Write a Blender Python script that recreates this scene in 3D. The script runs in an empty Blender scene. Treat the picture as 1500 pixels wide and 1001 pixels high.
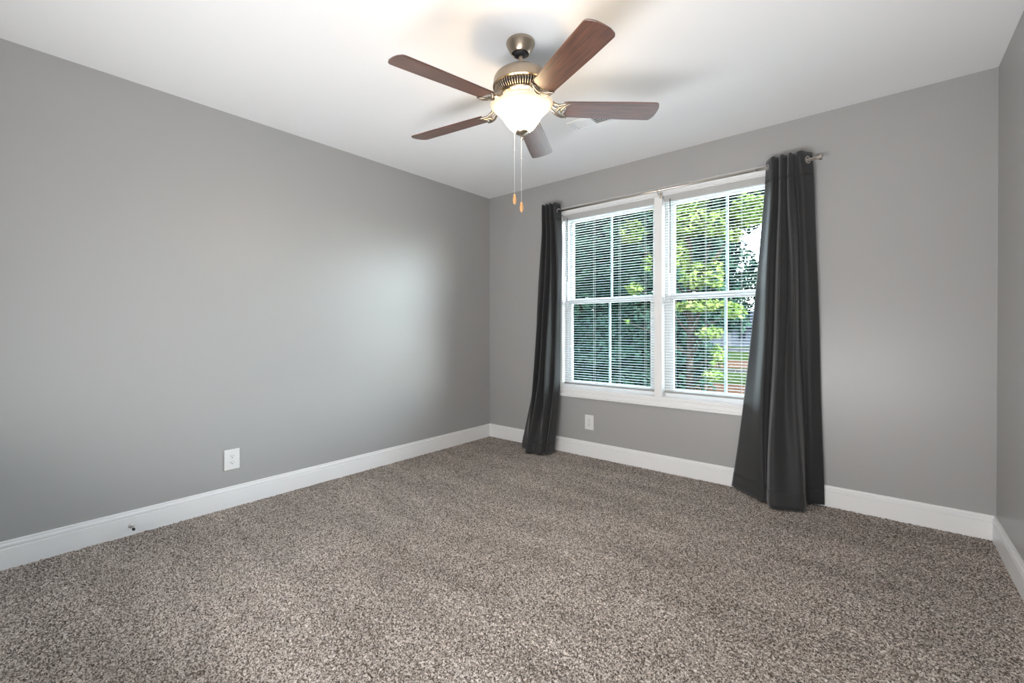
import bpy, bmesh, math, random
import numpy as np
from mathutils import Vector, Matrix

random.seed(7)
rng = np.random.default_rng(11)
scene = bpy.context.scene
PI = math.pi

# ------------------------------------------------------------------ camera
W, H = 3.557, 2.44           # room width and ceiling height
YB = -3.62                   # wall behind the camera
CAM = (3.10529, -3.35365, 1.10034)
YAW, PITCH, ROLL = -0.696639, -0.0074419, -0.0025008
FPX, SHY = 649.563, -13.284
f = Vector((math.sin(YAW)*math.cos(PITCH), math.cos(YAW)*math.cos(PITCH), math.sin(PITCH)))
r = Vector((math.cos(YAW), -math.sin(YAW), 0))
u = r.cross(f)
r2 = r*math.cos(ROLL) + u*math.sin(ROLL)
u2 = -r*math.sin(ROLL) + u*math.cos(ROLL)
cd = bpy.data.cameras.new('camera')
cam = bpy.data.objects.new('camera', cd)
scene.collection.objects.link(cam)
m = Matrix((r2, u2, -f)).transposed().to_4x4()
m.translation = Vector(CAM)
cam.matrix_world = m
cd.sensor_fit = 'HORIZONTAL'
cd.sensor_width = 36.0
cd.lens = 36.0*FPX/1500.0
cd.shift_y = SHY/1500.0
cd.clip_start = 0.02
cd.clip_end = 400
scene.camera = cam

# ------------------------------------------------------------------ light
SKY_STRENGTH = 7.0
SUN_STRENGTH = 32.0
LAMP_STRENGTH = 50.0
BULB_WATTS = 1.8
FILL_WATTS = 66.0
EXPOSURE = 0.08
world = bpy.data.worlds.new('sky')
scene.world = world
world.use_nodes = True
wn = world.node_tree
bg = wn.nodes['Background']
sky = wn.nodes.new('ShaderNodeTexSky')
sky.sky_type = 'NISHITA'
sky.sun_disc = False
SUN_DIR = Vector((0.80, -0.34, 0.62)).normalized()
sky.sun_elevation = math.asin(SUN_DIR.z)
sky.sun_rotation = math.atan2(SUN_DIR.x, SUN_DIR.y)
sky.air_density = 1.0
sky.dust_density = 3.0
sky.ozone_density = 1.0
hs = wn.nodes.new('ShaderNodeHueSaturation')
hs.inputs['Saturation'].default_value = 0.45          # hazy bright summer sky
wn.links.new(sky.outputs[0], hs.inputs['Color'])
wn.links.new(hs.outputs[0], bg.inputs[0])
bg.inputs[1].default_value = SKY_STRENGTH
sun_data = bpy.data.lights.new('sun', 'SUN')
sun_data.energy = SUN_STRENGTH
sun_data.angle = math.radians(0.6)
sun_data.color = (1.0, 0.95, 0.86)
sun = bpy.data.objects.new('sun', sun_data)
scene.collection.objects.link(sun)
sun.rotation_euler = SUN_DIR.to_track_quat('Z', 'Y').to_euler()
sun.location = (20, -8, 20)

# added fill light behind the camera, lifts the room's brightness
fill_data = bpy.data.lights.new('added_fill_light', 'AREA')
fill_data.shape = 'RECTANGLE'; fill_data.size = 2.5; fill_data.size_y = 0.45; fill_data.spread = math.radians(160)
fill_data.energy = FILL_WATTS; fill_data.color = (0.985, 0.985, 1.0)
fill = bpy.data.objects.new('added_fill_light', fill_data)
scene.collection.objects.link(fill)
fill.location = (2.22, YB+0.13, 0.52)
fill.rotation_euler = (math.radians(127), 0, math.radians(6))

vs = scene.view_settings
scene.display_settings.display_device = 'sRGB'
vs.view_transform = 'Standard'
vs.look = 'None'
vs.gamma = 1.0
vs.use_curve_mapping = False
vs.exposure = EXPOSURE
cy = scene.cycles
cy.use_denoising = True
try:
    cy.denoiser = 'OPENIMAGEDENOISE'
except Exception:
    pass
cy.max_bounces = 12
cy.diffuse_bounces = 8
cy.glossy_bounces = 4
cy.transparent_max_bounces = 24
cy.sample_clamp_indirect = 6.0
cy.caustics_reflective = False
cy.caustics_refractive = False

# ------------------------------------------------------------------ materials
def mat(name, col, rough=0.5, metal=0.0, spec=0.5, coat=0.0):
    m = bpy.data.materials.new(name)
    m.use_nodes = True
    b = m.node_tree.nodes['Principled BSDF']
    b.inputs['Base Color'].default_value = (*col, 1)
    b.inputs['Roughness'].default_value = rough
    b.inputs['Metallic'].default_value = metal
    b.inputs['Specular IOR Level'].default_value = spec
    b.inputs['Coat Weight'].default_value = coat
    return m

def N(m, typ, **kw):
    n = m.node_tree.nodes.new(typ)
    for k, v in kw.items():
        setattr(n, k, v)
    return n

def L(m, a, b):
    m.node_tree.links.new(a, b)

def bsdf(m):
    return m.node_tree.nodes['Principled BSDF']

def add_bump(m, scale, strength, dist, detail=3.0, stretch=(1, 1, 1)):
    tc = N(m, 'ShaderNodeTexCoord'); mp = N(m, 'ShaderNodeMapping')
    mp.inputs['Scale'].default_value = stretch
    nz = N(m, 'ShaderNodeTexNoise')
    nz.inputs['Scale'].default_value = scale
    nz.inputs['Detail'].default_value = detail
    bp = N(m, 'ShaderNodeBump')
    bp.inputs['Strength'].default_value = strength
    bp.inputs['Distance'].default_value = dist
    L(m, tc.outputs['Object'], mp.inputs[0]); L(m, mp.outputs[0], nz.inputs['Vector'])
    L(m, nz.outputs[0], bp.inputs['Height']); L(m, bp.outputs[0], bsdf(m).inputs['Normal'])

def ramp_color(m, fac, stops, target='Base Color'):
    cr = N(m, 'ShaderNodeValToRGB')
    el = cr.color_ramp.elements
    while len(el) < len(stops):
        el.new(0.5)
    for e, (p, c) in zip(el, stops):
        e.position = p; e.color = (*c, 1)
    L(m, fac, cr.inputs[0])
    if target:
        L(m, cr.outputs[0], bsdf(m).inputs[target])
    return cr

M_wall = mat('grey_wall_paint', (0.385, 0.380, 0.373), 0.35, spec=0.42)
add_bump(M_wall, 260, 0.10, 0.0006)
M_ceiling = mat('white_ceiling_paint', (0.89, 0.89, 0.89), 0.8, spec=0.2)
add_bump(M_ceiling, 180, 0.12, 0.0008)
M_trim = mat('white_trim_paint', (0.86, 0.86, 0.855), 0.35)
M_vinyl = mat('white_vinyl', (0.93, 0.93, 0.92), 0.30)
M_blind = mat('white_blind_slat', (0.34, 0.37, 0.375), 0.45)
M_rail = mat('grey_blind_rail', (0.50, 0.50, 0.49), 0.40)
M_brail = mat('bottom_rail_grey', (0.36, 0.36, 0.34), 0.4)
M_cord = mat('white_cord', (0.75, 0.76, 0.76), 0.7)
M_wand = mat('clear_grey_wand', (0.10, 0.11, 0.11), 0.2)
M_plate = mat('white_outlet_plastic', (0.78, 0.78, 0.76), 0.3)
M_slot = mat('dark_slot', (0.05, 0.05, 0.05), 0.6)
M_steel = mat('brushed_steel', (0.62, 0.61, 0.59), 0.3, 1.0)
M_nickel = mat('brushed_nickel', (0.40, 0.335, 0.265), 0.32, 1.0)
add_bump(M_nickel, 60, 0.12, 0.0006, 2, (1, 1, 14))
M_rod = mat('warm_nickel_rod', (0.66, 0.60, 0.54), 0.28, 1.0)
M_black = mat('black_rubber', (0.02, 0.02, 0.02), 0.6)
M_fob = mat('maple_wood_fob', (0.62, 0.33, 0.14), 0.4)
M_vent = mat('white_vent_enamel', (0.82, 0.82, 0.82), 0.35)
M_duct = mat('duct_interior', (0.05, 0.05, 0.05), 0.7, spec=0.1)
M_grout = mat('white_door_paint', (0.78, 0.78, 0.77), 0.4)

# carpet
M_carpet = mat('brown_grey_carpet', (0.2, 0.18, 0.16), 0.95, spec=0.1)
tc = N(M_carpet, 'ShaderNodeTexCoord')
vo = N(M_carpet, 'ShaderNodeTexVoronoi'); vo.inputs['Scale'].default_value = 240
L(M_carpet, tc.outputs['Object'], vo.inputs['Vector'])
nz = N(M_carpet, 'ShaderNodeTexNoise'); nz.inputs['Scale'].default_value = 120; nz.inputs['Detail'].default_value = 4
L(M_carpet, tc.outputs['Object'], nz.inputs['Vector'])
sep = N(M_carpet, 'ShaderNodeSeparateColor'); L(M_carpet, vo.outputs['Color'], sep.inputs[0])
mx = N(M_carpet, 'ShaderNodeMath', operation='MULTIPLY_ADD')
L(M_carpet, sep.outputs[0], mx.inputs[0]); mx.inputs[1].default_value = 0.55
mx2 = N(M_carpet, 'ShaderNodeMath', operation='MULTIPLY'); mx2.inputs[1].default_value = 0.5
L(M_carpet, nz.outputs[0], mx2.inputs[0]); L(M_carpet, mx2.outputs[0], mx.inputs[2])
cr = ramp_color(M_carpet, mx.outputs[0], [(0.18, (0.050, 0.038, 0.031)), (0.37, (0.170, 0.140, 0.120)), (0.54, (0.40, 0.350, 0.312)), (0.82, (0.76, 0.695, 0.64))], None)
# nap brushed by the vacuum cleaner: broad soft streaks
mp = N(M_carpet, 'ShaderNodeMapping'); mp.inputs['Rotation'].default_value = (0, 0, math.radians(28)); mp.inputs['Scale'].default_value = (0.9, 3.6, 1)
L(M_carpet, tc.outputs['Object'], mp.inputs[0])
n2 = N(M_carpet, 'ShaderNodeTexNoise'); n2.inputs['Scale'].default_value = 1.6; n2.inputs['Detail'].default_value = 4
L(M_carpet, mp.outputs[0], n2.inputs['Vector'])
mr = N(M_carpet, 'ShaderNodeMapRange'); mr.inputs[1].default_value = 0.35; mr.inputs[2].default_value = 0.65
mr.inputs[3].default_value = 0.87; mr.inputs[4].default_value = 1.12
L(M_carpet, n2.outputs[0], mr.inputs[0])
mc = N(M_carpet, 'ShaderNodeVectorMath', operation='SCALE')
L(M_carpet, cr.outputs[0], mc.inputs[0]); L(M_carpet, mr.outputs[0], mc.inputs['Scale'])
L(M_carpet, mc.outputs[0], bsdf(M_carpet).inputs['Base Color'])

# curtain cloth
M_curtain = mat('charcoal_curtain_cloth', (0.034, 0.034, 0.035), 0.62, spec=0.3)
bsdf(M_curtain).inputs['Sheen Weight'].default_value = 0.45
bsdf(M_curtain).inputs['Sheen Roughness'].default_value = 0.45
bsdf(M_curtain).inputs['Sheen Tint'].default_value = (0.6, 0.6, 0.6, 1)
tc = N(M_curtain, 'ShaderNodeTexCoord')
wv = N(M_curtain, 'ShaderNodeTexNoise'); wv.inputs['Scale'].default_value = 500
L(M_curtain, tc.outputs['Object'], wv.inputs['Vector'])
bp = N(M_curtain, 'ShaderNodeBump'); bp.inputs['Strength'].default_value = 0.35; bp.inputs['Distance'].default_value = 0.0008
L(M_curtain, wv.outputs[0], bp.inputs['Height']); L(M_curtain, bp.outputs[0], bsdf(M_curtain).inputs['Normal'])

tr = N(M_curtain, 'ShaderNodeBsdfTranslucent'); tr.inputs[0].default_value = (0.16, 0.16, 0.165, 1)
ms = N(M_curtain, 'ShaderNodeMixShader'); ms.inputs[0].default_value = 0.10
L(M_curtain, bsdf(M_curtain).outputs[0], ms.inputs[1]); L(M_curtain, tr.outputs[0], ms.inputs[2])
L(M_curtain, ms.outputs[0], M_curtain.node_tree.nodes['Material Output'].inputs[0])

# walnut blades: grain runs along local x
M_wood = mat('walnut_blade', (0.12, 0.05, 0.03), 0.36, spec=0.7, coat=1.0)
bsdf(M_wood).inputs['Coat Roughness'].default_value = 0.30
tc = N(M_wood, 'ShaderNodeTexCoord'); mp = N(M_wood, 'ShaderNodeMapping'); mp.inputs['Scale'].default_value = (2.0, 34, 20)
L(M_wood, tc.outputs['Object'], mp.inputs[0])
nz = N(M_wood, 'ShaderNodeTexNoise'); nz.inputs['Scale'].default_value = 3.2; nz.inputs['Detail'].default_value = 6; nz.inputs['Distortion'].default_value = 0.6
L(M_wood, mp.outputs[0], nz.inputs['Vector'])
ramp_color(M_wood, nz.outputs[0], [(0.3, (0.045, 0.015, 0.008)), (0.5, (0.105, 0.038, 0.021)), (0.72, (0.18, 0.072, 0.040))])
M_woodtop = M_wood

# lamp bowl: frosted glass lit by the bulbs in it, dimmer towards the rim
M_bowl = mat('lit_frosted_glass', (0.35, 0.33, 0.29), 0.35)
tc = N(M_bowl, 'ShaderNodeTexCoord'); sp = N(M_bowl, 'ShaderNodeSeparateXYZ')
L(M_bowl, tc.outputs['Object'], sp.inputs[0])
mr = N(M_bowl, 'ShaderNodeMapRange'); mr.inputs[1].default_value = -0.36; mr.inputs[2].default_value = -0.286
mr.inputs[3].default_value = 1.0; mr.inputs[4].default_value = 0.0
L(M_bowl, sp.outputs[2], mr.inputs[0])
pw = N(M_bowl, 'ShaderNodeMath', operation='POWER'); pw.inputs[1].default_value = 3.2
L(M_bowl, mr.outputs[0], pw.inputs[0])
ml = N(M_bowl, 'ShaderNodeMath', operation='MULTIPLY_ADD'); ml.inputs[1].default_value = LAMP_STRENGTH; ml.inputs[2].default_value = 0.60
L(M_bowl, pw.outputs[0], ml.inputs[0]); L(M_bowl, ml.outputs[0], bsdf(M_bowl).inputs['Emission Strength'])
bsdf(M_bowl).inputs['Emission Color'].default_value = (1.0, 0.76, 0.46, 1)

# window glass: thin, slightly blue-green
def thin_glass(name, tint):
    g = bpy.data.materials.new(name); g.use_nodes = True
    nt = g.node_tree; nt.nodes.clear()
    out = nt.nodes.new('ShaderNodeOutputMaterial')
    t = nt.nodes.new('ShaderNodeBsdfTransparent'); t.inputs[0].default_value = (*tint, 1)
    gl = nt.nodes.new('ShaderNodeBsdfGlossy'); gl.inputs['Roughness'].default_value = 0.02
    fr = nt.nodes.new('ShaderNodeFresnel'); fr.inputs[0].default_value = 1.05
    mxs = nt.nodes.new('ShaderNodeMixShader')
    nt.links.new(fr.outputs[0], mxs.inputs[0]); nt.links.new(t.outputs[0], mxs.inputs[1])
    nt.links.new(gl.outputs[0], mxs.inputs[2]); nt.links.new(mxs.outputs[0], out.inputs[0])
    return g
M_glass = thin_glass('window_glass', (0.90, 0.96, 0.97))

def leaf_mat(name, stops, trans):
    g = mat(name, stops[1][1], 0.7, spec=0.0)
    nt = g.node_tree
    tc = N(g, 'ShaderNodeTexCoord'); nz = N(g, 'ShaderNodeTexNoise')
    nz.inputs['Scale'].default_value = 2.5; nz.inputs['Detail'].default_value = 8
    L(g, tc.outputs['Object'], nz.inputs['Vector'])
    cr = ramp_color(g, nz.outputs[0], stops)
    tr = N(g, 'ShaderNodeBsdfTranslucent'); L(g, cr.outputs[0], tr.inputs[0])
    ms = N(g, 'ShaderNodeMixShader'); ms.inputs[0].default_value = trans
    out = nt.nodes['Material Output']
    L(g, bsdf(g).outputs[0], ms.inputs[1]); L(g, tr.outputs[0], ms.inputs[2]); L(g, ms.outputs[0], out.inputs[0])
    return g
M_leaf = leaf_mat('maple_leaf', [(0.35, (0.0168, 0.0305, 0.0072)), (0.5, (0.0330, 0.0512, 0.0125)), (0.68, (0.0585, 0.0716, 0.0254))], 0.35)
M_leaf_dark = leaf_mat('shaded_evergreen_leaf', [(0.35, (0.0024, 0.0065, 0.0049)), (0.5, (0.0041, 0.0100, 0.0073)), (0.68, (0.0078, 0.0157, 0.0106))], 0.15)  # the tree's shade is put into this dark leaf colour
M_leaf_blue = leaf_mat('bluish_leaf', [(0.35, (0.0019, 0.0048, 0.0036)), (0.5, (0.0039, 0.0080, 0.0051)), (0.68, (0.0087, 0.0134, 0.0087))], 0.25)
M_bark = mat('bark', (0.012, 0.010, 0.008), 0.9, spec=0.0)
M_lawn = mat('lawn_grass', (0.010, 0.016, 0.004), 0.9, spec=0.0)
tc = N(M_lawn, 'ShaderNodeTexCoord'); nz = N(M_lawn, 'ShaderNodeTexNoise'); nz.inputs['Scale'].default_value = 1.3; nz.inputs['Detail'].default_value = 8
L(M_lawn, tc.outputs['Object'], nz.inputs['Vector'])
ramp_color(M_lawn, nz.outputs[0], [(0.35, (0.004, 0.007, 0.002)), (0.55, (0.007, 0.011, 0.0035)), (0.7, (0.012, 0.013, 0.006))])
M_soil = mat('bare_red_soil', (0.46, 0.27, 0.18), 0.95, spec=0.0)
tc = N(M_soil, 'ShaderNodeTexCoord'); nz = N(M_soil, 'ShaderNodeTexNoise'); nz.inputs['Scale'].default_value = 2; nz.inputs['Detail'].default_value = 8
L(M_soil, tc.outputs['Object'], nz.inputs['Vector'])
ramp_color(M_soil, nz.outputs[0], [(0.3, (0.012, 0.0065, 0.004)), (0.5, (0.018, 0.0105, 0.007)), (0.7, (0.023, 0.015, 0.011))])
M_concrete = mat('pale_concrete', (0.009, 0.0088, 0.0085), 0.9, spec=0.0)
M_bounce_slab = mat('pale_bounce_slab', (0.5, 0.49, 0.47), 0.9, spec=0.0)
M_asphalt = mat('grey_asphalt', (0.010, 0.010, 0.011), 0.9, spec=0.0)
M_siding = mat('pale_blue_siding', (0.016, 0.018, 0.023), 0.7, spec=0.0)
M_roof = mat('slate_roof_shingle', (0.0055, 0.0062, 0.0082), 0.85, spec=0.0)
add_bump(M_roof, 8, 0.5, 0.02)
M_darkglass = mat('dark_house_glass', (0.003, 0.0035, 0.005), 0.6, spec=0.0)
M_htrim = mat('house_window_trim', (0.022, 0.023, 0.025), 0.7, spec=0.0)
M_ext = mat('exterior_siding', (0.55, 0.54, 0.52), 0.7)

# ------------------------------------------------------------------ helpers
COL = scene.collection
def link_mesh(name, me, m=None, parent=None, smooth=False):
    o = bpy.data.objects.new(name, me); COL.objects.link(o)
    if m is not None:
        me.materials.append(m)
    if parent is not None:
        o.parent = parent
    if smooth:
        me.polygons.foreach_set('use_smooth', [True]*len(me.polygons))
    return o

def obj(name, bm, m=None, parent=None, smooth=False, angle=None):
    me = bpy.data.meshes.new(name)
    bmesh.ops.recalc_face_normals(bm, faces=bm.faces)
    bm.to_mesh(me); bm.free()
    o = link_mesh(name, me, m, parent, smooth or angle is not None)
    if angle is not None:
        try:
            me.set_sharp_from_angle(angle=math.radians(angle))
        except Exception:
            pass
    return o

def bx(bm, x0, x1, y0, y1, z0, z1, bevel=0.0, mat4=None):
    t = bmesh.new()
    vs_ = [t.verts.new(p) for p in [(x0,y0,z0),(x1,y0,z0),(x1,y1,z0),(x0,y1,z0),(x0,y0,z1),(x1,y0,z1),(x1,y1,z1),(x0,y1,z1)]]
    for q in [(0,3,2,1),(4,5,6,7),(0,1,5,4),(1,2,6,5),(2,3,7,6),(3,0,4,7)]:
        t.faces.new([vs_[i] for i in q])
    if bevel:
        bmesh.ops.bevel(t, geom=t.edges[:], offset=bevel, segments=2, affect='EDGES', profile=0.5)
    if mat4 is not None:
        t.transform(mat4)
    me = bpy.data.meshes.new('tmp'); t.to_mesh(me); t.free()
    bm.from_mesh(me); bpy.data.meshes.remove(me)

def box_obj(name, x0, x1, y0, y1, z0, z1, m, parent=None, bevel=0.0):
    bm = bmesh.new(); bx(bm, x0, x1, y0, y1, z0, z1, bevel)
    return obj(name, bm, m, parent)

def lathe(bm, prof, seg=48, axis='z', mat4=None):
    """prof: list of (radius, height); revolved round the z axis."""
    t = bmesh.new(); rings = []
    for (rr, zz) in prof:
        if rr < 1e-6:
            rings.append([t.verts.new((0, 0, zz))])
        else:
            rings.append([t.verts.new((rr*math.cos(2*PI*i/seg), rr*math.sin(2*PI*i/seg), zz)) for i in range(seg)])
    for a, b in zip(rings[:-1], rings[1:]):
        for i in range(seg):
            j = (i+1) % seg
            if len(a) == 1 and len(b) == 1: continue
            if len(a) == 1: t.faces.new((a[0], b[i], b[j]))
            elif len(b) == 1: t.faces.new((a[i], b[0], a[j]))
            else: t.faces.new((a[i], b[i], b[j], a[j]))
    if mat4 is not None: t.transform(mat4)
    me = bpy.data.meshes.new('tmp'); t.to_mesh(me); t.free()
    bm.from_mesh(me); bpy.data.meshes.remove(me)

def tube(bm, pts, rad, seg=10, cap=True):
    """round bar along a polyline; rad a number or one per point."""
    pts = [Vector(p) for p in pts]
    rads = rad if isinstance(rad, (list, tuple)) else [rad]*len(pts)
    rings = []; up = None
    for i, p in enumerate(pts):
        d = (pts[min(i+1, len(pts)-1)] - pts[max(i-1, 0)]).normalized()
        if up is None:
            up = Vector((0, 0, 1)) if abs(d.z) < 0.9 else Vector((1, 0, 0))
        a = d.cross(up).normalized(); b = a.cross(d).normalized(); up = b
        rings.append([bm.verts.new(p + a*rads[i]*math.cos(2*PI*k/seg) + b*rads[i]*math.sin(2*PI*k/seg)) for k in range(seg)])
    for a, b in zip(rings[:-1], rings[1:]):
        for k in range(seg):
            j = (k+1) % seg
            bm.faces.new((a[k], b[k], b[j], a[j]))
    if cap:
        bm.faces.new(rings[0][::-1]); bm.faces.new(rings[-1])

def prism(bm, poly, z0, z1, mat4=None):
    """poly in xy, extruded from z0 to z1."""
    t = bmesh.new()
    lo = [t.verts.new((x, y, z0)) for x, y in poly]; hi = [t.verts.new((x, y, z1)) for x, y in poly]
    t.faces.new(lo[::-1]); t.faces.new(hi)
    n = len(poly)
    for i in range(n):
        j = (i+1) % n
        t.faces.new((lo[i], lo[j], hi[j], hi[i]))
    if mat4 is not None: t.transform(mat4)
    me = bpy.data.meshes.new('tmp'); t.to_mesh(me); t.free()
    bm.from_mesh(me); bpy.data.meshes.remove(me)

def thing(name, label, cat, loc=(0, 0, 0), rot=(0, 0, 0), group=None):
    o = bpy.data.objects.new(name, None); COL.objects.link(o)
    o.location = loc; o.rotation_euler = rot
    o.empty_display_size = 0.05
    o['label'] = label; o['category'] = cat
    if group: o['group'] = group
    return o

def tag(o, label, cat, group=None, kind=None):
    o['label'] = label; o['category'] = cat
    if group: o['group'] = group
    if kind: o['kind'] = kind
    return o

def struct(o, label=None, cat=None):
    o['kind'] = 'structure'
    if label: o['label'] = label
    if cat: o['category'] = cat
    return o

def copy_tree(o, parent=None):
    c = o.copy(); COL.objects.link(c); c.parent = parent
    for ch in list(o.children):
        copy_tree(ch, c)
    return c

# ------------------------------------------------------------------ room shell
T = 0.14                                     # wall thickness
WX0, WX1, WZ0, WZ1 = 0.888, 2.664, 0.573, 2.120   # rough window opening
bm = bmesh.new()
bx(bm, -T, WX0, 0, T, -0.02, H)
bx(bm, WX1, W+T, 0, T, -0.02, H)
bx(bm, WX0, WX1, 0, T, -0.02, WZ0)
bx(bm, WX0, WX1, 0, T, WZ1, H)
struct(obj('wall_back', bm, M_wall), 'grey painted wall holding the twin window', 'wall')
struct(box_obj('wall_left', -T, 0, YB, 0, -0.02, H, M_wall), 'long grey satin painted wall on the left', 'wall')
struct(box_obj('wall_right', W, W+T, YB, 0, -0.02, H, M_wall), 'narrow strip of grey wall at the right edge', 'wall')
struct(box_obj('wall_front', -T, W+T, YB-T, YB, -0.02, H, M_wall), 'grey painted wall behind the camera', 'wall')
struct(box_obj('ceiling', -T, W+T, YB-T, T, H, H+0.12, M_ceiling), 'flat white painted ceiling', 'ceiling')

# carpeted floor: a real pile surface, one vertex every few millimetres
def carpet():
    step = 0.0045
    nx = int(W/step)+1; ny = int(-YB/step)+1
    xs = np.linspace(0, W, nx); ys = np.linspace(YB, 0, ny)
    X, Y = np.meshgrid(xs, ys)
    jx = rng.uniform(-.4, .4, X.shape)*step; jy = rng.uniform(-.4, .4, X.shape)*step
    jx[:, 0] = jx[:, -1] = 0; jy[0, :] = jy[-1, :] = 0
    Z = rng.uniform(-1, 1, X.shape)
    Z = 0.0042*Z
    co = np.stack([X+jx, Y+jy, Z], -1).reshape(-1, 3).astype(np.float32)
    i = np.arange(ny-1)[:, None]*nx + np.arange(nx-1)[None, :]
    q = np.stack([i, i+1, i+nx+1, i+nx], -1).reshape(-1, 4).astype(np.int32)
    me = bpy.data.meshes.new('floor')
    me.vertices.add(len(co)); me.vertices.foreach_set('co', co.ravel())
    me.loops.add(q.size); me.loops.foreach_set('vertex_index', q.ravel())
    me.polygons.add(len(q)); me.polygons.foreach_set('loop_start', np.arange(0, q.size, 4, dtype=np.int32))
    me.polygons.foreach_set('loop_total', np.full(len(q), 4, dtype=np.int32))
    me.update(); me.validate()
    return me
fl = link_mesh('floor', carpet(), M_carpet, None, smooth=True)
struct(fl, 'mottled brown and grey cut pile carpet', 'carpet')

# baseboards: moulded profile run along each wall
BP = [(0.0, 0.0), (0.016, 0.0), (0.016, 0.098), (0.0110, 0.0995), (0.0110, 0.1035), (0.0150, 0.106), (0.0150, 0.115),
      (0.0115, 0.120), (0.0085, 0.1215), (0.0085, 0.1245), (0.0105, 0.126), (0.0095, 0.131), (0.006, 0.133), (0.0, 0.133)]
def baseboard(name, p0, p1, nrm, label, miter=(1, 1)):
    bm = bmesh.new(); d = (Vector(p1)-Vector(p0)).normalized(); n = Vector(nrm)
    a = [bm.verts.new(Vector(p0) + n*t + d*t*miter[0] + Vector((0, 0, z-0.004))) for t, z in BP]
    b = [bm.verts.new(Vector(p1) + n*t - d*t*miter[1] + Vector((0, 0, z-0.004))) for t, z in BP]
    k = len(BP)
    for i in range(k):
        j = (i+1) % k; bm.faces.new((a[i], a[j], b[j], b[i]))
    bm.faces.new(a[::-1]); bm.faces.new(b)
    return struct(obj(name, bm, M_trim), label, 'baseboard')
baseboard('baseboard_left', (0, YB, 0), (0, 0, 0), (1, 0, 0), 'tall white baseboard along the long left wall')
baseboard('baseboard_back', (0, 0, 0), (W, 0, 0), (0, -1, 0), 'tall white baseboard under the window')
baseboard('baseboard_right', (W, 0, 0), (W, YB, 0), (-1, 0, 0), 'tall white baseboard along the right wall')
baseboard('baseboard_front', (W, YB, 0), (0, YB, 0), (0, 1, 0), 'white baseboard behind the camera')
# ------------------------------------------------------------------ window
# picture-frame casing with a stepped profile, mitred at the corners
CW = 0.062
CP = [(0.0, 0.0), (0.0, 0.010), (0.004, 0.013), (0.010, 0.013), (0.012, 0.009), (0.015, 0.009), (0.017, 0.013), (0.036, 0.015), (0.038, 0.012), (0.041, 0.012), (0.044, 0.020), (0.054, 0.021), (0.060, 0.018), (0.062, 0.013), (0.062, 0.0)]
bm = bmesh.new()
cx0, cx1, cz0, cz1 = WX0-0.004, WX1+0.004, WZ0-0.012, WZ1+0.002
corners = [(cx0, cz0, -1, -1), (cx1, cz0, 1, -1), (cx1, cz1, 1, 1), (cx0, cz1, -1, 1)]
rings = [[bm.verts.new((x+sx*t, -d_, z+sz*t)) for t, d_ in CP] for x, z, sx, sz in corners]
for q in range(4):
    a, b = rings[q], rings[(q+1) % 4]
    for i in range(len(CP)-1):
        bm.faces.new((a[i], a[i+1], b[i+1], b[i]))
    bm.faces.new((a[-1], a[0], b[0], b[-1]))
struct(obj('trim_1', bm, M_trim), 'white moulded casing round the twin window', 'trim')
# mullion board between the two units
MX0, MX1 = 1.745, 1.807
bm = bmesh.new(); bx(bm, MX0, MX1, -0.010, T-0.01, WZ0-0.012, WZ1, 0.002)
struct(obj('trim_2', bm, M_trim), 'flat white mullion board between the two sashes', 'trim')
# jamb lining
bm = bmesh.new()
bx(bm, WX0-0.003, WX1+0.003, -0.004, 0.06, WZ0-0.012, WZ0+0.003); bx(bm, WX0-0.003, WX1+0.003, -0.004, 0.06, WZ1-0.003, WZ1+0.004)
bx(bm, WX0-0.003, WX0+0.004, -0.004, 0.06, WZ0, WZ1); bx(bm, WX1-0.004, WX1+0.003, -0.004, 0.06, WZ0, WZ1)
struct(obj('trim_4', bm, M_trim), 'white jamb lining inside the window opening', 'trim')

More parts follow.
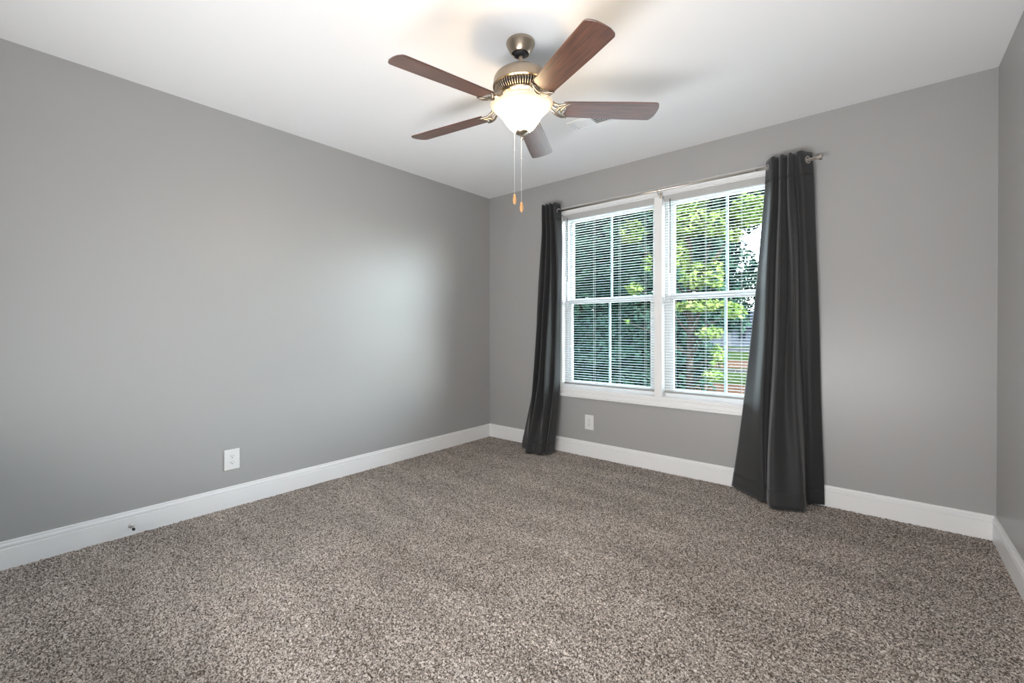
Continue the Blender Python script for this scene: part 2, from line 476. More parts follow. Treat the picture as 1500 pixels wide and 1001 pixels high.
ZM = 1.350   # middle of the meeting rails
def window(n, x0, x1, label):
    w = bpy.data.objects.new('window_%d' % n, None); COL.objects.link(w); struct(w, label, 'window')
    w.location = (x0, 0.0, WZ0)
    def P(name, boxes, m, bevel=0.002, parent=w):
        bm = bmesh.new()
        for b in boxes: bx(bm, b[0]-x0, b[1]-x0, b[2], b[3], b[4]-WZ0, b[5]-WZ0, bevel)
        return obj(name, bm, m, parent)
    F = 0.026
    P('window_frame', [(x0, x0+F, .058, .138, WZ0, WZ1), (x1-F, x1, .058, .138, WZ0, WZ1),
                       (x0+F, x1-F, .058, .138, WZ0, WZ0+.022), (x0+F, x1-F, .058, .138, WZ1-.026, WZ1)], M_vinyl)
    a, b = x0+F, x1-F
    S = 0.036
    lo = P('lower_sash', [(a, a+S, .066, .094, WZ0+.022, ZM+.012), (b-S, b, .066, .094, WZ0+.022, ZM+.012),
                     (a+S, b-S, .066, .094, WZ0+.022, WZ0+.058), (a+S, b-S, .062, .094, ZM-.026, ZM+.012)], M_vinyl)
    up = P('upper_sash', [(a, a+S*.8, .102, .130, ZM-.01, WZ1-.026), (b-S*.8, b, .102, .130, ZM-.01, WZ1-.026),
                     (a+S*.8, b-S*.8, .102, .130, ZM-.014, ZM+.024), (a+S*.8, b-S*.8, .102, .130, WZ1-.056, WZ1-.026)], M_vinyl)
    P('glass_pane', [(a+S-.005, b-S+.005, .079, .081, WZ0+.052, ZM-.02)], M_glass, 0, lo)
    P('glass_pane', [(a+S*.8-.005, b-S*.8+.005, .115, .117, ZM+.018, WZ1-.05)], M_glass, 0, up)
    c = (x0+x1)/2
    P('muntin_bar', [(c-.009, c+.009, .083, .092, WZ0+.056, ZM-.024)], M_vinyl, 0.002, lo)
    P('muntin_bar', [(c-.009, c+.009, .118, .127, ZM+.02, WZ1-.054)], M_vinyl, 0.002, up)
    for s in (0.24, 0.76):
        xx = x0+(x1-x0)*s
        P('sash_lock', [(xx-.022, xx+.022, .070, .094, ZM+.012, ZM+.020), (xx-.006, xx+.016, .066, .078, ZM+.020, ZM+.028)], M_vinyl, 0.002, lo)
    return w
window(1, WX0, MX0, 'left white single-hung window sash unit')
window(2, MX1, WX1, 'right white single-hung window sash unit')

# venetian blinds, drawn down with the slats open
def blind(x0, x1, label):
    t = thing('venetian_blind', label, 'blind', (x0, 0.0, WZ1), group='white venetian blinds inside the window')
    w = x1-x0; yc = 0.030
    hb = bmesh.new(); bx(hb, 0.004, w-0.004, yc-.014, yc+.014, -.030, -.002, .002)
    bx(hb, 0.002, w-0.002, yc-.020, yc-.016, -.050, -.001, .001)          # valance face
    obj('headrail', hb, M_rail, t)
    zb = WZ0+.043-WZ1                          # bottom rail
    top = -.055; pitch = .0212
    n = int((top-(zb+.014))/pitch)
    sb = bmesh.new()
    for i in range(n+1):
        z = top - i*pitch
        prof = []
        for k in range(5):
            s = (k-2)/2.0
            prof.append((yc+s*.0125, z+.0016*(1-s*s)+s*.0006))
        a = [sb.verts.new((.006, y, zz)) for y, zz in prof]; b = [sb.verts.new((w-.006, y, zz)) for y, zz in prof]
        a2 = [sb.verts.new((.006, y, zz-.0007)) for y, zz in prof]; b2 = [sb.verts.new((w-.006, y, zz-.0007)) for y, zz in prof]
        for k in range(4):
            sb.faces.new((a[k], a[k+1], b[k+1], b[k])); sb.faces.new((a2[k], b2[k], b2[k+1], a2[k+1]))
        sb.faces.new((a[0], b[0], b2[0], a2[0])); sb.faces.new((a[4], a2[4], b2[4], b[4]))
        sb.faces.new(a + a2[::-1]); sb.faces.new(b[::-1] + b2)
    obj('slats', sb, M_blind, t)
    bb = bmesh.new(); bx(bb, .006, w-.006, yc-.013, yc+.013, zb-.008, zb+.008, .003)
    br = obj('bottom_rail', bb, M_brail, t)
    for s in (.10, .36, .64, .90) if w > .7 else (.1, .5, .9):
        cb = bmesh.new()
        for yy in (yc-.0135, yc+.0135):
            tube(cb, [(w*s, yy, top+.02), (w*s, yy, zb+.006)], .0007, 5)
        obj('ladder_cord', cb, M_cord, t)
    wb = bmesh.new(); tube(wb, [(.055, -.004, -.035), (.055, -.003, -.045), (.056, -.004, -.60)], .0038, 8)
    obj('tilt_wand', wb, M_wand, t)
    cb = bmesh.new(); tube(cb, [(.030, -.002, -.04), (.030, -.002, -.52)], .0010, 6)
    co = obj('pull_cord', cb, M_cord, t)
    tb = bmesh.new(); lathe(tb, [(0, .0), (.003, -.001), (.006, -.024), (.005, -.030), (0, -.031)], 12, mat4=Matrix.Translation((.030, -.002, -.52)))
    obj('cord_tassel', tb, M_cord, co, True)
    return t
blind(WX0+.006, MX0-.003, 'white mini blind in the left window beside the narrow curtain')
blind(MX1+.003, WX1-.006, 'white mini blind in the right window partly behind the wide curtain')

# ------------------------------------------------------------------ curtain rod
ROD_Y, ROD_Z = -0.09, 2.137
rod = thing('curtain_rod', 'thin brushed nickel curtain rod spanning above both windows', 'curtain rod', (1.78, ROD_Y, ROD_Z))
b1 = bmesh.new(); tube(b1, [(0.775-1.78, 0, 0), (2.50-1.78, 0, 0)], .0078, 16); obj('rod_tube', b1, M_rod, rod, True)
b1 = bmesh.new(); tube(b1, [(2.46-1.78, 0, 0), (2.80-1.78, 0, 0)], .0095, 16); obj('rod_tube', b1, M_rod, rod, True)
for s, xx in ((1, 2.795), (-1, 0.785)):
    fb = bmesh.new()
    lathe(fb, [(0, 0), (.0095, 0), (.0105, .006), (.0125, .012), (.0165, .020), (.0175, .024), (.0150, .027), (0, .028)], 24,
          mat4=Matrix.Translation((xx-1.78, 0, 0)) @ Matrix.Rotation(s*PI/2, 4, 'Y'))
    obj('finial', fb, M_rod, rod, angle=35)
for xx in (0.82, 1.803, 2.745):
    kb = bmesh.new()
    lathe(kb, [(0, 0), (.016, 0), (.016, -.003), (.010, -.004), (0, -.004)], 20,
          mat4=Matrix.Translation((xx-1.78, .0900-.000, -.022)) @ Matrix.Rotation(-PI/2, 4, 'X')) if xx != 1.803 else \
        bx(kb, xx-1.78-.010, xx-1.78+.010, .068, .072, -.040, .006, .001)
    yend = .088 if xx != 1.803 else .070
    tube(kb, [(xx-1.78, yend, -.022), (xx-1.78, .03, -.022), (xx-1.78, .008, -.020), (xx-1.78, 0, -.012)], .0045, 10)
    # cradle
    arc = [(xx-1.78, .013*math.cos(a), .013*math.sin(a)) for a in np.linspace(math.radians(-200), math.radians(10), 12)]
    tube(kb, arc, .0035, 8)
    obj('bracket', kb, M_rod, rod, True)

# ------------------------------------------------------------------ curtains
def catmull(P, n):
    P = [Vector(p) for p in P]; out = []
    P = [P[0]*2-P[1]] + P + [P[-1]*2-P[-2]]
    for i in range(1, len(P)-2):
        for k in range(n):
            t = k/n
            a, b, c, d_ = P[i-1], P[i], P[i+1], P[i+2]
            out.append(0.5*((2*b)+(c-a)*t+(2*a-5*b+4*c-d_)*t*t+(3*b-a-3*c+d_)*t**3))
    out.append(P[-2]); return out

def curtain(label, keys, grommets, sub=9, nz=90, wob=0.004, seed=1):
    """keys: list of (z, [(x, y) per control fold]) from top to hem."""
    rs = random.Random(seed)
    t = thing('curtain', label, 'curtain', (keys[0][1][0][0], ROD_Y, 0.01), group='charcoal grommet curtains at the window')
    ox, oy, oz = t.location
    zs = [k[0] for k in keys]; nctl = len(keys[0][1])
    ph = [rs.uniform(0, 6.28) for _ in range(nctl)]; ph2 = [rs.uniform(0, 6.28) for _ in range(nctl)]
    secs = []
    for i in range(nz+1):
        z = zs[0] + (zs[-1]-zs[0])*i/nz
        for k in range(len(zs)-1):
            if zs[k] >= z >= zs[k+1]-1e-9: break
        s = (zs[k]-z)/(zs[k]-zs[k+1])
        def hermite(a, b, am, bp):
            # monotone-ish smoothing through neighbouring keys
            return a*(2*s**3-3*s**2+1) + am*(s**3-2*s**2+s) + b*(-2*s**3+3*s**2) + bp*(s**3-s**2)
        row = []
        h = zs[k]-zs[k+1]
        for c in range(nctl):
            v = []
            for ax in (0, 1):
                a = keys[k][1][c][ax]; b = keys[k+1][1][c][ax]
                def slope(q):
                    if q == 0: return (keys[1][1][c][ax]-keys[0][1][c][ax])/(zs[0]-zs[1])
                    if q == len(zs)-1: return (keys[q][1][c][ax]-keys[q-1][1][c][ax])/(zs[q-1]-zs[q])
                    return (keys[q+1][1][c][ax]-keys[q-1][1][c][ax])/(zs[q-1]-zs[q+1])
                v.append(hermite(a, b, slope(k)*h, slope(k+1)*h))
            depth = min(1.0, (zs[0]-z)/0.3)
            v[0] += wob*depth*math.sin(z*5.1+ph[c]); v[1] += wob*depth*math.sin(z*4.3+ph2[c])
            row.append((v[0], min(v[1], -0.022), 0))
        pts = catmull(row, sub)
        secs.append([(p.x-ox, min(p.y, -0.021)-oy, z) for p in pts])
    n = len(secs[0])
    bm = bmesh.new(); vr = []
    for i, srow in enumerate(secs):
        rr = []
        for j, (x, y, z) in enumerate(srow):
            zz = z
            if i == 0: zz += 0.004*math.sin(j*0.7)
            if i >= nz-2:                      # uneven hem
                zz += 0.0
            rr.append(bm.verts.new((x, y, zz-oz)))
        vr.append(rr)
    for a, b in zip(vr[:-1], vr[1:]):
        for j in range(n-1):
            bm.faces.new((a[j], a[j+1], b[j+1], b[j]))
    o = obj('curtain_panel', bm, M_curtain, t, True)
    sm = o.modifiers.new('cloth', 'SOLIDIFY'); sm.thickness = 0.0022; sm.offset = 0
    # stitched hem band and header seam: slightly thicker folded cloth
    for part, z_lo, z_hi in (('hem_band', nz-4, nz), ('header_band', 0, 6)):
        bm = bmesh.new()
        vv = []
        for i in range(z_lo, z_hi+1):
            vv.append([bm.verts.new((x, y-0.0014, z-oz)) for x, y, z in secs[i]])
        for a, b in zip(vv[:-1], vv[1:]):
            for j in range(n-1): bm.faces.new((a[j], a[j+1], b[j+1], b[j]))
        hb = obj(part, bm, M_curtain, t, True)
        sm = hb.modifiers.new('cloth', 'SOLIDIFY'); sm.thickness = 0.0030; sm.offset = 0
    # grommet rings where the cloth crosses the rod
    i0 = int((zs[0]-ROD_Z)/(zs[0]-zs[-1])*nz)
    row = secs[i0]
    for j in range(n-1):
        ya, yb = row[j][1]+oy-ROD_Y, row[j+1][1]+oy-ROD_Y
        if ya*yb <= 0 and ya != yb:
            s = ya/(ya-yb)
            c = Vector((row[j][0]+(row[j+1][0]-row[j][0])*s, ROD_Y-oy, ROD_Z-oz))
            d_ = (Vector(row[j+1])-Vector(row[j])); d_.z = 0; d_.normalize()
            nrm = Vector((-d_.y, d_.x, 0))
            g = bmesh.new(); seg = 24; mrad = .0200; trad = .0034
            ringv = []
            for a in range(seg):
                A = 2*PI*a/seg; base = c + (d_*math.cos(A)+Vector((0, 0, 1))*math.sin(A))*mrad
                outd = d_*math.cos(A)+Vector((0, 0, 1))*math.sin(A)
                ringv.append([g.verts.new(base + outd*trad*1.5*math.cos(2*PI*b/8) + nrm*trad*math.sin(2*PI*b/8)) for b in range(8)])
            for a in range(seg):
                p, q = ringv[a], ringv[(a+1) % seg]
                for b in range(8): g.faces.new((p[b], p[(b+1) % 8], q[(b+1) % 8], q[b]))
            obj('grommet', g, M_steel, t, True)
    return t

R_top = [(2.520,-.066),(2.543,-.110),(2.568,-.142),(2.594,-.105),(2.616,-.143),(2.640,-.105),(2.660,-.143),(2.680,-.107),(2.712,-.138),(2.768,-.056)]
R_190 = [(2.508,-.080),(2.532,-.100),(2.566,-.143),(2.588,-.092),(2.612,-.150),(2.640,-.092),(2.665,-.148),(2.690,-.095),(2.735,-.100),(2.783,-.036)]
R_130 = [(2.450,-.060),(2.495,-.100),(2.542,-.165),(2.572,-.085),(2.614,-.185),(2.648,-.105),(2.690,-.160),(2.706,-.070),(2.750,-.075),(2.794,-.030)]
R_060 = [(2.385,-.045),(2.450,-.110),(2.522,-.190),(2.546,-.105),(2.588,-.245),(2.645,-.180),(2.705,-.195),(2.722,-.075),(2.770,-.070),(2.818,-.026)]
R_002 = [(2.300,-.028),(2.420,-.130),(2.528,-.208),(2.545,-.165),(2.588,-.285),(2.670,-.262),(2.752,-.208),(2.744,-.085),(2.780,-.050),(2.828,-.024)]
curtain('wide charcoal curtain right of the window flaring towards the floor',
        [(2.185, R_top), (1.90, R_190), (1.30, R_130), (0.60, R_060), (0.012, R_002)], True, seed=3)
L_top = [(.735,-.070),(.750,-.108),(.772,-.142),(.792,-.104),(.812,-.142),(.832,-.104),(.852,-.142),(.872,-.104),(.893,-.136),(.920,-.070)]
L_190 = [(.706,-.075),(.730,-.070),(.758,-.130),(.784,-.075),(.808,-.135),(.832,-.080),(.856,-.135),(.878,-.075),(.903,-.120),(.934,-.070)]
L_130 = [(.662,-.060),(.695,-.065),(.733,-.150),(.763,-.075),(.797,-.165),(.823,-.080),(.857,-.165),(.880,-.078),(.905,-.120),(.930,-.070)]
L_060 = [(.605,-.060),(.640,-.080),(.690,-.180),(.720,-.090),(.764,-.210),(.800,-.110),(.840,-.210),(.862,-.095),(.888,-.130),(.906,-.070)]
L_002 = [(.535,-.140),(.580,-.175),(.650,-.200),(.665,-.215),(.705,-.295),(.760,-.250),(.835,-.262),(.842,-.200),(.872,-.225),(.884,-.110)]
curtain('narrow charcoal curtain left of the window near the corner',
        [(2.205, L_top), (1.90, L_190), (1.30, L_130), (0.60, L_060), (0.012, L_002)], True, seed=5)

# ------------------------------------------------------------------ wall outlets
def outlet(label, loc, rotz):
    t = thing('wall_outlet', label, 'outlet', loc, (0, 0, rotz), group='white duplex wall outlets')
    bm = bmesh.new(); bx(bm, -.043, .043, -.0065, 0, -.0635, .0635, .003)      # faces local -y
    obj('cover_plate', bm, M_plate, t)
    for s in (-1, 1):
        zc = s*.0195
        poly = [(.0165*math.cos(a), max(-.0125, min(.0125, .0165*math.sin(a)))) for a in np.linspace(0, 2*PI, 28, endpoint=False)]
        bm = bmesh.new(); prism(bm, poly, 0, .0015, Matrix.Translation((0, -.0064, zc)) @ Matrix.Rotation(PI/2, 4, 'X'))
        rc = obj('receptacle', bm, M_plate, t)
        bm = bmesh.new()
        bx(bm, -.0078, -.0056, -.0084, -.0074, zc-.001, zc+.0075); bx(bm, .0056, .0076, -.0084, -.0074, zc-.0005, zc+.0068)
        lathe(bm, [(0, .0010), (.0028, .0010), (.0028, 0), (0, 0)], 14, mat4=Matrix.Translation((0, -.0074, zc-.0068)) @ Matrix.Rotation(PI/2, 4, 'X'))
        obj('slot', bm, M_slot, rc)
    bm = bmesh.new(); lathe(bm, [(0, .0012), (.0022, .0010), (.0028, 0), (0, 0)], 14, mat4=Matrix.Translation((0, -.0065, 0)) @ Matrix.Rotation(PI/2, 4, 'X'))
    obj('screw', bm, M_steel, t)
outlet('white duplex outlet on the long left wall above the baseboard', (0, -2.362, .295), PI/2)
outlet('white duplex outlet below the left window beside the narrow curtain', (1.168, 0, .296), 0)

# ------------------------------------------------------------------ door stop
ds = thing('door_stop', 'small metal door stop on the left baseboard', 'door stop', (0.015, -2.848, .050))
MX = Matrix.Rotation(PI/2, 4, 'Y')
bm = bmesh.new(); lathe(bm, [(0, 0), (.0125, 0), (.0125, .002), (.009, .006), (.005, .008), (0, .008)], 24, mat4=MX); obj('base_flange', bm, M_steel, ds, angle=40)
bm = bmesh.new(); lathe(bm, [(0, .006), (.0038, .006), (.0038, .058), (0, .058)], 16, mat4=MX); obj('rod', bm, M_steel, ds, angle=40)
bm = bmesh.new(); lathe(bm, [(0, .056), (.0062, .056), (.0068, .060), (.0062, .070), (.004, .072), (0, .072)], 16, mat4=MX); obj('rubber_tip', bm, M_black, ds, angle=40)

# ------------------------------------------------------------------ ceiling vent
vt = thing('ceiling_vent', 'white ceiling air register near the fan blade', 'vent', (1.672, -.828, H), (0, 0, math.radians(3)))
bm = bmesh.new(); a, b = .150, .072; ia, ib = .122, .046
for (x0, x1, y0, y1) in ((-a, a, -b, -ib), (-a, a, ib, b), (-a, -ia, -ib, ib), (ia, a, -ib, ib), (-.008, .008, -ib, ib)):
    bx(bm, x0, x1, y0, y1, -.009, 0, .0015)
obj('vent_frame', bm, M_vent, vt)
obj('duct_back', (lambda q: (bx(q, -ia, ia, -ib, ib, -.0012, -.0002), q)[1])(bmesh.new()), M_duct, vt)
for side in (-1, 1):
    bm = bmesh.new()
    for i in range(9):
        xx = side*(.016 + i*.0122) 
        mt = Matrix.Translation((xx, 0, -.0062)) @ Matrix.Rotation(math.radians(38*side), 4, 'Y')
        bx(bm, -.0050, .0050, -ib, ib, -.0004, .0004, 0, mt)
    for yy in (-.023, 0, .023):
        bx(bm, min(side*.010, side*ia), max(side*.010, side*ia), yy-.001, yy+.001, -.0060, -.0040)
    obj('louvers', bm, M_vent, vt)
bm = bmesh.new(); bx(bm, -.135, -.129, -.012, .012, -.015, -.007, .001); obj('damper_lever', bm, M_vent, vt)

# ------------------------------------------------------------------ ceiling fan
FX, FY = 1.803, -1.730
fan = thing('ceiling_fan', 'five blade walnut and nickel ceiling fan with glowing glass bowl light', 'ceiling fan', (FX, FY, H))
TILT = (0.041, 0.012, 0.0)
def fobj(name, bm, m, parent=fan, tilt=True, angle=None, smooth=False):
    o = obj(name, bm, m, parent, smooth, angle)
    if tilt and parent is fan: o.rotation_euler = TILT
    return o
bm = bmesh.new()
lathe(bm, [(0, 0), (.0640, 0), (.0660, -.003), (.0670, -.008), (.0655, -.014), (.0635, -.018), (.0560, -.034), (.0470, -.048), (.0425, -.054), (.0400, -.056), (.0375, -.054), (.034, -.046), (.034, -.030), (0, -.030)], 64)
fobj('canopy', bm, M_nickel, tilt=False, angle=35)
bm = bmesh.new()
lathe(bm, [(0, -.036), (.030, -.040), (.0345, -.050), (.030, -.058), (.018, -.064), (0, -.064)], 32)
fobj('hanger_ball', bm, M_black, smooth=True)
bm = bmesh.new(); lathe(bm, [(0, -.05), (.0110, -.05), (.0110, -.128), (.0180, -.130), (.0180, -.142), (0, -.142)], 24)
fobj('downrod', bm, M_nickel, angle=35)
bm = bmesh.new()
lathe(bm, [(0, -.128), (.040, -.130), (.080, -.135), (.105, -.143), (.120, -.154), (.128, -.168), (.1305, -.184), (.1305, -.196), (.1335, -.198), (.1335, -.204), (.128, -.207), (.122, -.208), (0, -.208)], 72)
fobj('motor_housing', bm, M_nickel, angle=35)
# ring of vent slots under the housing
bm = bmesh.new()
lathe(bm, [(0, -.206), (.110, -.206), (.092, -.240), (0, -.240)], 48)
fobj('motor_core', bm, M_slot, angle=35)
bm = bmesh.new()
for i in range(60):
    a = 2*PI*i/60
    p0 = Vector((.124*math.cos(a), .124*math.sin(a), -.207)); p1 = Vector((.100*math.cos(a), .100*math.sin(a), -.242))
    tube(bm, [p0, (p0+p1)/2 + Vector((math.cos(a), math.sin(a), 0))*.003, p1], .0034, 6)
fobj('vent_fins', bm, M_nickel, smooth=True)
bm = bmesh.new()
lathe(bm, [(0, -.238), (.104, -.238), (.107, -.243), (.104, -.249), (.088, -.252), (.062, -.256), (.060, -.268), (.050, -.272), (.012, -.274), (.006, -.276), (.006, -.404), (0, -.404)], 64)
fobj('switch_housing', bm, M_nickel, angle=35)
# glass bowl
bp_ = [(.120, -.2835), (.134, -.2790), (.144, -.2800), (.1475, -.2850), (.1450, -.2920), (.1350, -.3020), (.1190, -.3140), (.1040, -.3280), (.0920, -.3430), (.0830, -.3580), (.0730, -.3730), (.0610, -.3880), (.0470, -.4010), (.0320, -.4100), (.015, -.413)]
inner = [(rr*0.965 if rr > .02 else rr, zz+.0035) for rr, zz in bp_[::-1]]
bm = bmesh.new(); lathe(bm, bp_+inner[:-2], 72)
bowl = fobj('glass_bowl', bm, M_bowl, smooth=True)
for k in range(3):                                   # the bulbs inside the bowl
    ld = bpy.data.lights.new('bulb', 'POINT'); ld.energy = BULB_WATTS; ld.color = (1.0, 0.60, 0.26); ld.shadow_soft_size = .045
    lo_ = bpy.data.objects.new('bulb', ld); COL.objects.link(lo_); lo_.parent = fan
    a = math.radians(50+120*k); lo_.location = (.080*math.cos(a), .080*math.sin(a), -.296)
bm = bmesh.new()
lathe(bm, [(.0, -.402), (.030, -.4050), (.0325, -.411), (.030, -.417), (.020, -.4225), (.010, -.425), (.0065, -.428), (.0065, -.434), (.009, -.437), (.006, -.442), (.0035, -.448), (0, -.451)], 32)
fobj('finial', bm, M_nickel, angle=40)
# blade geometry, built along local +x then turned to its angle
A0 = 333.28
Z_BL = -.302
PITCHA = math.radians(-11.1)
def outline():
    pts = []
    R0, R1 = .205, .652
    h0, h1 = .055, .0645
    def rc(cx, cy, rad, a0, a1, n=7):
        return [(cx+rad*math.cos(math.radians(a0+(a1-a0)*k/n)), cy+rad*math.sin(math.radians(a0+(a1-a0)*k/n))) for k in range(n+1)]
    # concave root edge that follows the crescent bracket
    pts += [(R0-.012, -h0+.004), (R0+.004, -h0)]
    pts += [(R1-.150, -h1+.001)]
    pts += rc(R1-.024, -h1+.022, .022, -90, -20)
    bulge = [(R1+.006*math.cos(t*PI/2), h*1.0) for t, h in ((-.6, -.032), (-.3, -.016), (0, 0), (.3, .016), (.6, .032))]
    pts += bulge
    pts += rc(R1-.024, h1-.022, .022, 20, 90)
    pts += [(R1-.150, h1-.001), (R0+.004, h0), (R0-.012, h0-.004)]
    for t in np.linspace(1, -1, 9)[1:-1]:
        pts.append((R0-.012+.020*(1-t*t)**.5*.9, t*(h0-.006)))
    return pts
for k in range(5):
    ang = math.radians(A0+72*k)
    # blade: pitched about its own long axis
    bm = bmesh.new()
    prism(bm, outline(), -.003, .003)
    bmesh.ops.bevel(bm, geom=[e for e in bm.edges if len(e.link_faces) == 2 and e.calc_face_angle(0) > 1.2], offset=.0012, segments=1, affect='EDGES')
    o = obj('blade', bm, M_wood, fan)
    mt = Matrix.Rotation(TILT[1], 4, 'Y') @ Matrix.Rotation(TILT[0], 4, 'X') @ Matrix.Rotation(ang, 4, 'Z') @ Matrix.Translation((0, 0, Z_BL)) @ Matrix.Rotation(-PITCHA*-1, 4, 'X')
    o.matrix_local = mt
    # blade iron: arm from the motor to a crescent plate below the blade root
    bm = bmesh.new()
    for s in (-1, 1):
        tube(bm, [(.092, s*.012, .052), (.125, s*.018, .040), (.150, s*.026, .012), (.172, s*.034, -.004), (.196, s*.046, -.007), (.222, s*.0535, -.007)],
             [.0075, .0065, .006, .006, .0055, .003], 10)
    # inner crescent and outer crescent, lying under the root
    for off, wdt in ((0.0, .0052), (-.020, .0042)):
        arc = []
        for t in np.linspace(-1, 1, 17):
            arc.append((.190+off+.030*t*t, t*(.050+off*.5), -.007))
        tube(bm, arc, [wdt*(1.25-.55*abs(t)) for t in np.linspace(-1, 1, 17)], 8)
    tube(bm, [(.092, 0, .050), (.130, 0, .036), (.158, 0, .006), (.188, 0, -.006)], [.012, .008, .0055, .005], 10)
    bx(bm, .080, .104, -.020, .020, .046, .058, .003)
    for (sx, sy) in ((.214, .0), (.222, .034), (.222, -.034)):
        lathe(bm, [(0, -.0085), (.004, -.0075), (.0052, -.0035), (0, -.003)], 12, mat4=Matrix.Translation((sx-.012, sy, 0)))
    io = obj('blade_iron', bm, M_nickel, fan, True)
    io.matrix_local = mt
# pull chains
for (px, py, zt, zb, zm, wire) in ((-.028, -.012, -.40, -.705, -.50, 1), (.004, .0, -.45, -.745, -.545, 2)):
    bm = bmesh.new()
    tube(bm, [(px, py, zt), (px, py, zb)], .0006, 6)
    n = 0
    z = zt
    while z > zb:
        bmesh.ops.create_icosphere(bm, subdivisions=1, radius=.0010, matrix=Matrix.Translation((px, py, z))); z -= .0075
    bmesh.ops.create_icosphere(bm, subdivisions=2, radius=.0028, matrix=Matrix.Translation((px, py, zm)))
    ch = obj('pull_chain', bm, M_cord, fan, True)
    bm = bmesh.new()
    lathe(bm, [(0, 0), (.0035, -.001), (.0060, -.010), (.0085, -.024), (.0085, -.034), (.006, -.043), (.0025, -.048), (0, -.049)], 20,
          mat4=Matrix.Translation((px, py, zb)))
    obj('fob', bm, M_fob, ch, True)

# ------------------------------------------------------------------ outdoors
GZ = -0.9
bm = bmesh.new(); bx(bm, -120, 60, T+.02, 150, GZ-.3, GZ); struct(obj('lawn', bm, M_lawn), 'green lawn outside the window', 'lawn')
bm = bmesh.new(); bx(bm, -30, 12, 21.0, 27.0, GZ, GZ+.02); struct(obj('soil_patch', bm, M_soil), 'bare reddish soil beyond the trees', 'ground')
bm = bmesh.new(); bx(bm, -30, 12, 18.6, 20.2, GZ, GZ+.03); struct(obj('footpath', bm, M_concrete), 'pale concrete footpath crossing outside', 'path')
bm = bmesh.new(); bx(bm, -60, 40, 38.0, 46.0, GZ, GZ+.02); struct(obj('road', bm, M_asphalt), 'grey asphalt road before the house', 'road')
bm = bmesh.new(); prism(bm, [(-3, 10.5), (-1.0, 10.2), (1.5, 11.0), (2.4, 12.6), (1.2, 14.0), (-1.6, 13.8), (-3.2, 12.4)], GZ, GZ+.02); struct(obj('mulch_bed', bm, M_soil), 'orange brown mulch bed near the window', 'ground')
bm = bmesh.new(); bx(bm, -3.0, 3.2, .3, 6.2, GZ, GZ+.05); bx(bm, 3.2, 16, .3, 16, GZ, GZ+.05)  # unseen ground slabs added to bounce daylight through the window
struct(obj('bounce_slab', bm, M_bounce_slab), 'added unseen pale slabs bouncing daylight into the room', 'bounce_slab')
bm = bmesh.new(); bx(bm, -T, W+T, T, T+.02, -1.0, WZ0-.03); bx(bm, -T, W+T, T, T+.02, WZ1+.03, H+.1)
bx(bm, -T, WX0-.03, T, T+.02, WZ0-.03, WZ1+.03); bx(bm, WX1+.03, W+T, T, T+.02, WZ0-.03, WZ1+.03)
struct(obj('exterior_siding', bm, M_ext), 'outer siding of this house', 'wall')

def neighbour():
    t = thing('neighbour_house', 'pale blue house with slate roof beyond the road', 'house', (-8.5, 50, GZ))
    bm = bmesh.new(); bx(bm, -9, 7, 0, 9, 0, 2.15)
    obj('house_wall', bm, M_siding, t)
    bm = bmesh.new()
    vs_ = [bm.verts.new(p) for p in [(-9.6, -.6, 2.05), (7.6, -.6, 2.05), (7.6, 9.6, 2.05), (-9.6, 9.6, 2.05), (-7.5, 4.5, 4.1), (6.0, 4.5, 4.1)]]
    for q in [(0, 1, 5, 4), (1, 2, 5), (2, 3, 4, 5), (3, 0, 4), (3, 2, 1, 0)]: bm.faces.new([vs_[i] for i in q])
    obj('roof', bm, M_roof, t)
    for xx in (-6.5, -3.4, -.2, 1.6, 4.6):
        bm = bmesh.new()
        bx(bm, xx-.45, xx+.45, -.06, 0, .75, 1.85)
        wf = obj('house_window', bm, M_htrim, t)
        bm = bmesh.new(); bx(bm, xx-.36, xx+.36, -.08, -.05, .83, 1.77); obj('pane', bm, M_darkglass, wf)
    bm = bmesh.new(); bx(bm, -2.2, -1.3, -.06, 0, 0, 1.9); obj('house_door', bm, M_htrim, t)
neighbour()

def leaves_mesh(name, blobs, size, seed):
    """folded pointed leaves scattered through a set of ellipsoid boughs."""
    g = np.random.default_rng(seed)
    C = []; Nn = []
    for (c, rad, n) in blobs:
        c = np.array(c); rad = np.array(rad)
        d = g.normal(size=(n, 3)); d /= np.linalg.norm(d, axis=1)[:, None]
        rr = g.uniform(0.35, 1.0, n)**0.45
        # ragged outline
        lump = 1 + 0.16*np.sin(d[:, 0]*7+seed)*np.sin(d[:, 1]*6+1)+0.12*np.sin(d[:, 2]*11+2)
        C.append(c + d*rad*(rr*lump)[:, None])
        nn = d*0.7 + np.array([0, 0, .55]) + g.normal(size=(n, 3))*.45
        Nn.append(nn/np.linalg.norm(nn, axis=1)[:, None])
    C = np.concatenate(C); Nn = np.concatenate(Nn); n = len(C)
    t = g.normal(size=(n, 3)); a = np.cross(Nn, t); a /= np.linalg.norm(a, axis=1)[:, None]
    b = np.cross(Nn, a)
    s = (g.uniform(.7, 1.3, n)*size)[:, None]
    v = np.stack([C-a*s, C+b*s*.55-Nn*s*.15, C+a*s*1.05, C-b*s*.55-Nn*s*.15], 1).reshape(-1, 3).astype(np.float32)
    k = np.arange(n)[:, None]*4
    tri = np.concatenate([k+[0, 1, 2], k+[0, 2, 3]], 1).reshape(-1).astype(np.int32)
    me = bpy.data.meshes.new(name)
    me.vertices.add(n*4); me.vertices.foreach_set('co', v.ravel())
    me.loops.add(len(tri)); me.loops.foreach_set('vertex_index', tri)
    me.polygons.add(n*2); me.polygons.foreach_set('loop_start', np.arange(0, n*6, 3, dtype=np.int32))
    me.polygons.foreach_set('loop_total', np.full(n*2, 3, dtype=np.int32))
    me.update(); me.validate()
    return me

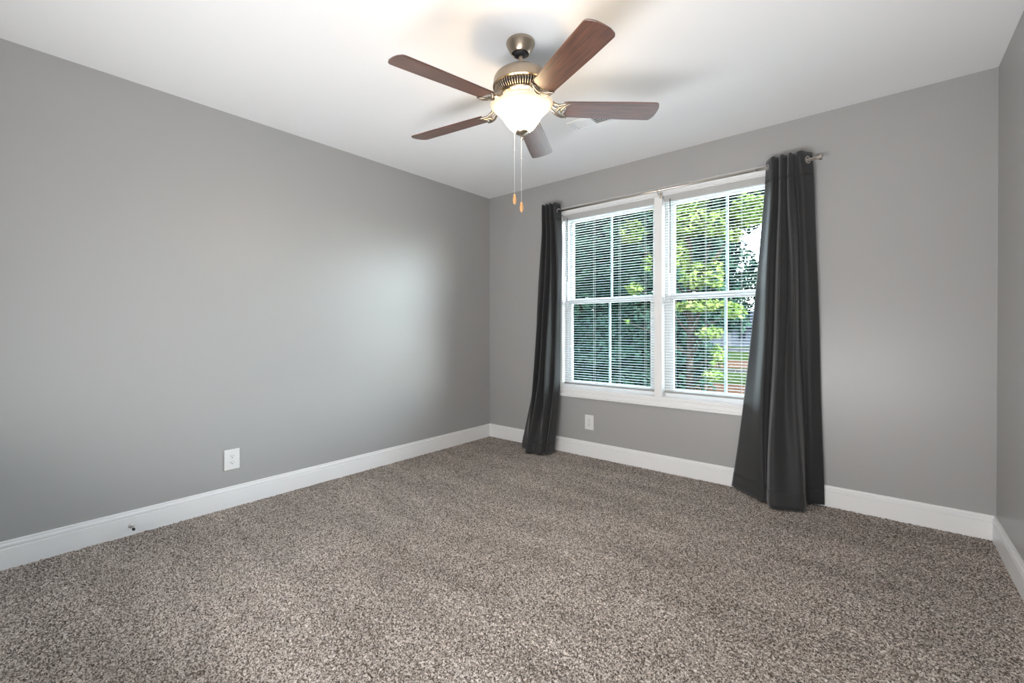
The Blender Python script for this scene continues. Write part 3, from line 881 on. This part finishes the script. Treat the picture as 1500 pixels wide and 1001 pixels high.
def tree(name, label, base, height, blobs, size, m, seed, trunk_r=.14, group=None):
    t = thing(name, label, 'tree', base, group=group)
    B = Vector(base)
    rs = random.Random(seed)
    link_mesh('foliage', leaves_mesh('foliage', [((c[0]-B.x, c[1]-B.y, c[2]-B.z), rad, n) for c, rad, n in blobs], size, seed), m, t)
    bm = bmesh.new()
    tube(bm, [(0, 0, -.05), (.03, .02, height*.3), (-.04, .03, height*.6), (.02, 0, height*.9)], [trunk_r, trunk_r*.8, trunk_r*.55, trunk_r*.2], 12)
    for c, rad, n in blobs:
        e = Vector(c)-B; s = Vector((0, 0, max(.4, min(height*.8, e.z*.6))))
        tube(bm, [s, (s+e)/2+Vector((rs.uniform(-.15, .15), rs.uniform(-.15, .15), .1)), e], [trunk_r*.4, trunk_r*.25, trunk_r*.1], 7)
    obj('trunk', bm, M_bark, t, True)
    return t
tree('evergreen_tree', 'dense evergreen tree, its shade painted dark, filling the view of the left window', (-5.6, 11.0, GZ), 9.0,
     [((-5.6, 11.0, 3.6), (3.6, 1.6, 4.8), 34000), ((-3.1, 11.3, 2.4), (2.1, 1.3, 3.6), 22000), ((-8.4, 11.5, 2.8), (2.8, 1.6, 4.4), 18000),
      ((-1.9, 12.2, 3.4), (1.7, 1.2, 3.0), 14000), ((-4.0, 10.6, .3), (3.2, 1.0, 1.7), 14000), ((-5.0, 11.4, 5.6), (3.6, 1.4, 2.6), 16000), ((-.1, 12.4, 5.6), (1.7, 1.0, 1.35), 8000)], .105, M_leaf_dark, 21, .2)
tree('maple_tree', 'sunlit yellow-green maple outside the right window', (-.75, 8.4, GZ), 6.5,
     [((-.61, 8.0, 3.82), (.46, .5, .46), 620), ((-.04, 8.0, 3.62), (.32, .4, .34), 230), ((-.85, 8.0, 3.03), (.22, .4, .42), 200),
      ((-.44, 8.0, 2.42), (.38, .4, .36), 330), ((.0, 8.0, 2.42), (.20, .3, .42), 150), ((.72, 8.1, 3.85), (.42, .4, .40), 330), ((.34, 8.1, 3.36), (.24, .3, .2), 90),
      ((-.28, 8.0, 1.66), (.72, .4, .15), 300), ((.40, 8.0, 1.50), (.28, .3, .18), 110), ((-.12, 8.0, 1.0), (.30, .3, .17), 120), ((.06, 8.0, .47), (.16, .3, .28), 90), ((-.05, 8.0, 0.0), (.24, .3, .14), 80),
      ((-.9, 8.3, 5.2), (1.8, 1.1, 1.0), 2200), ((-2.15, 8.0, 3.74), (.36, .3, .36), 240), ((-1.69, 8.0, 2.85), (.12, .25, .24), 50), ((-2.05, 8.0, 2.19), (.24, .25, .17), 90), ((-2.4, 8.2, 1.3), (.10, .2, .08), 12)],
     .075, M_leaf, 5, .10)
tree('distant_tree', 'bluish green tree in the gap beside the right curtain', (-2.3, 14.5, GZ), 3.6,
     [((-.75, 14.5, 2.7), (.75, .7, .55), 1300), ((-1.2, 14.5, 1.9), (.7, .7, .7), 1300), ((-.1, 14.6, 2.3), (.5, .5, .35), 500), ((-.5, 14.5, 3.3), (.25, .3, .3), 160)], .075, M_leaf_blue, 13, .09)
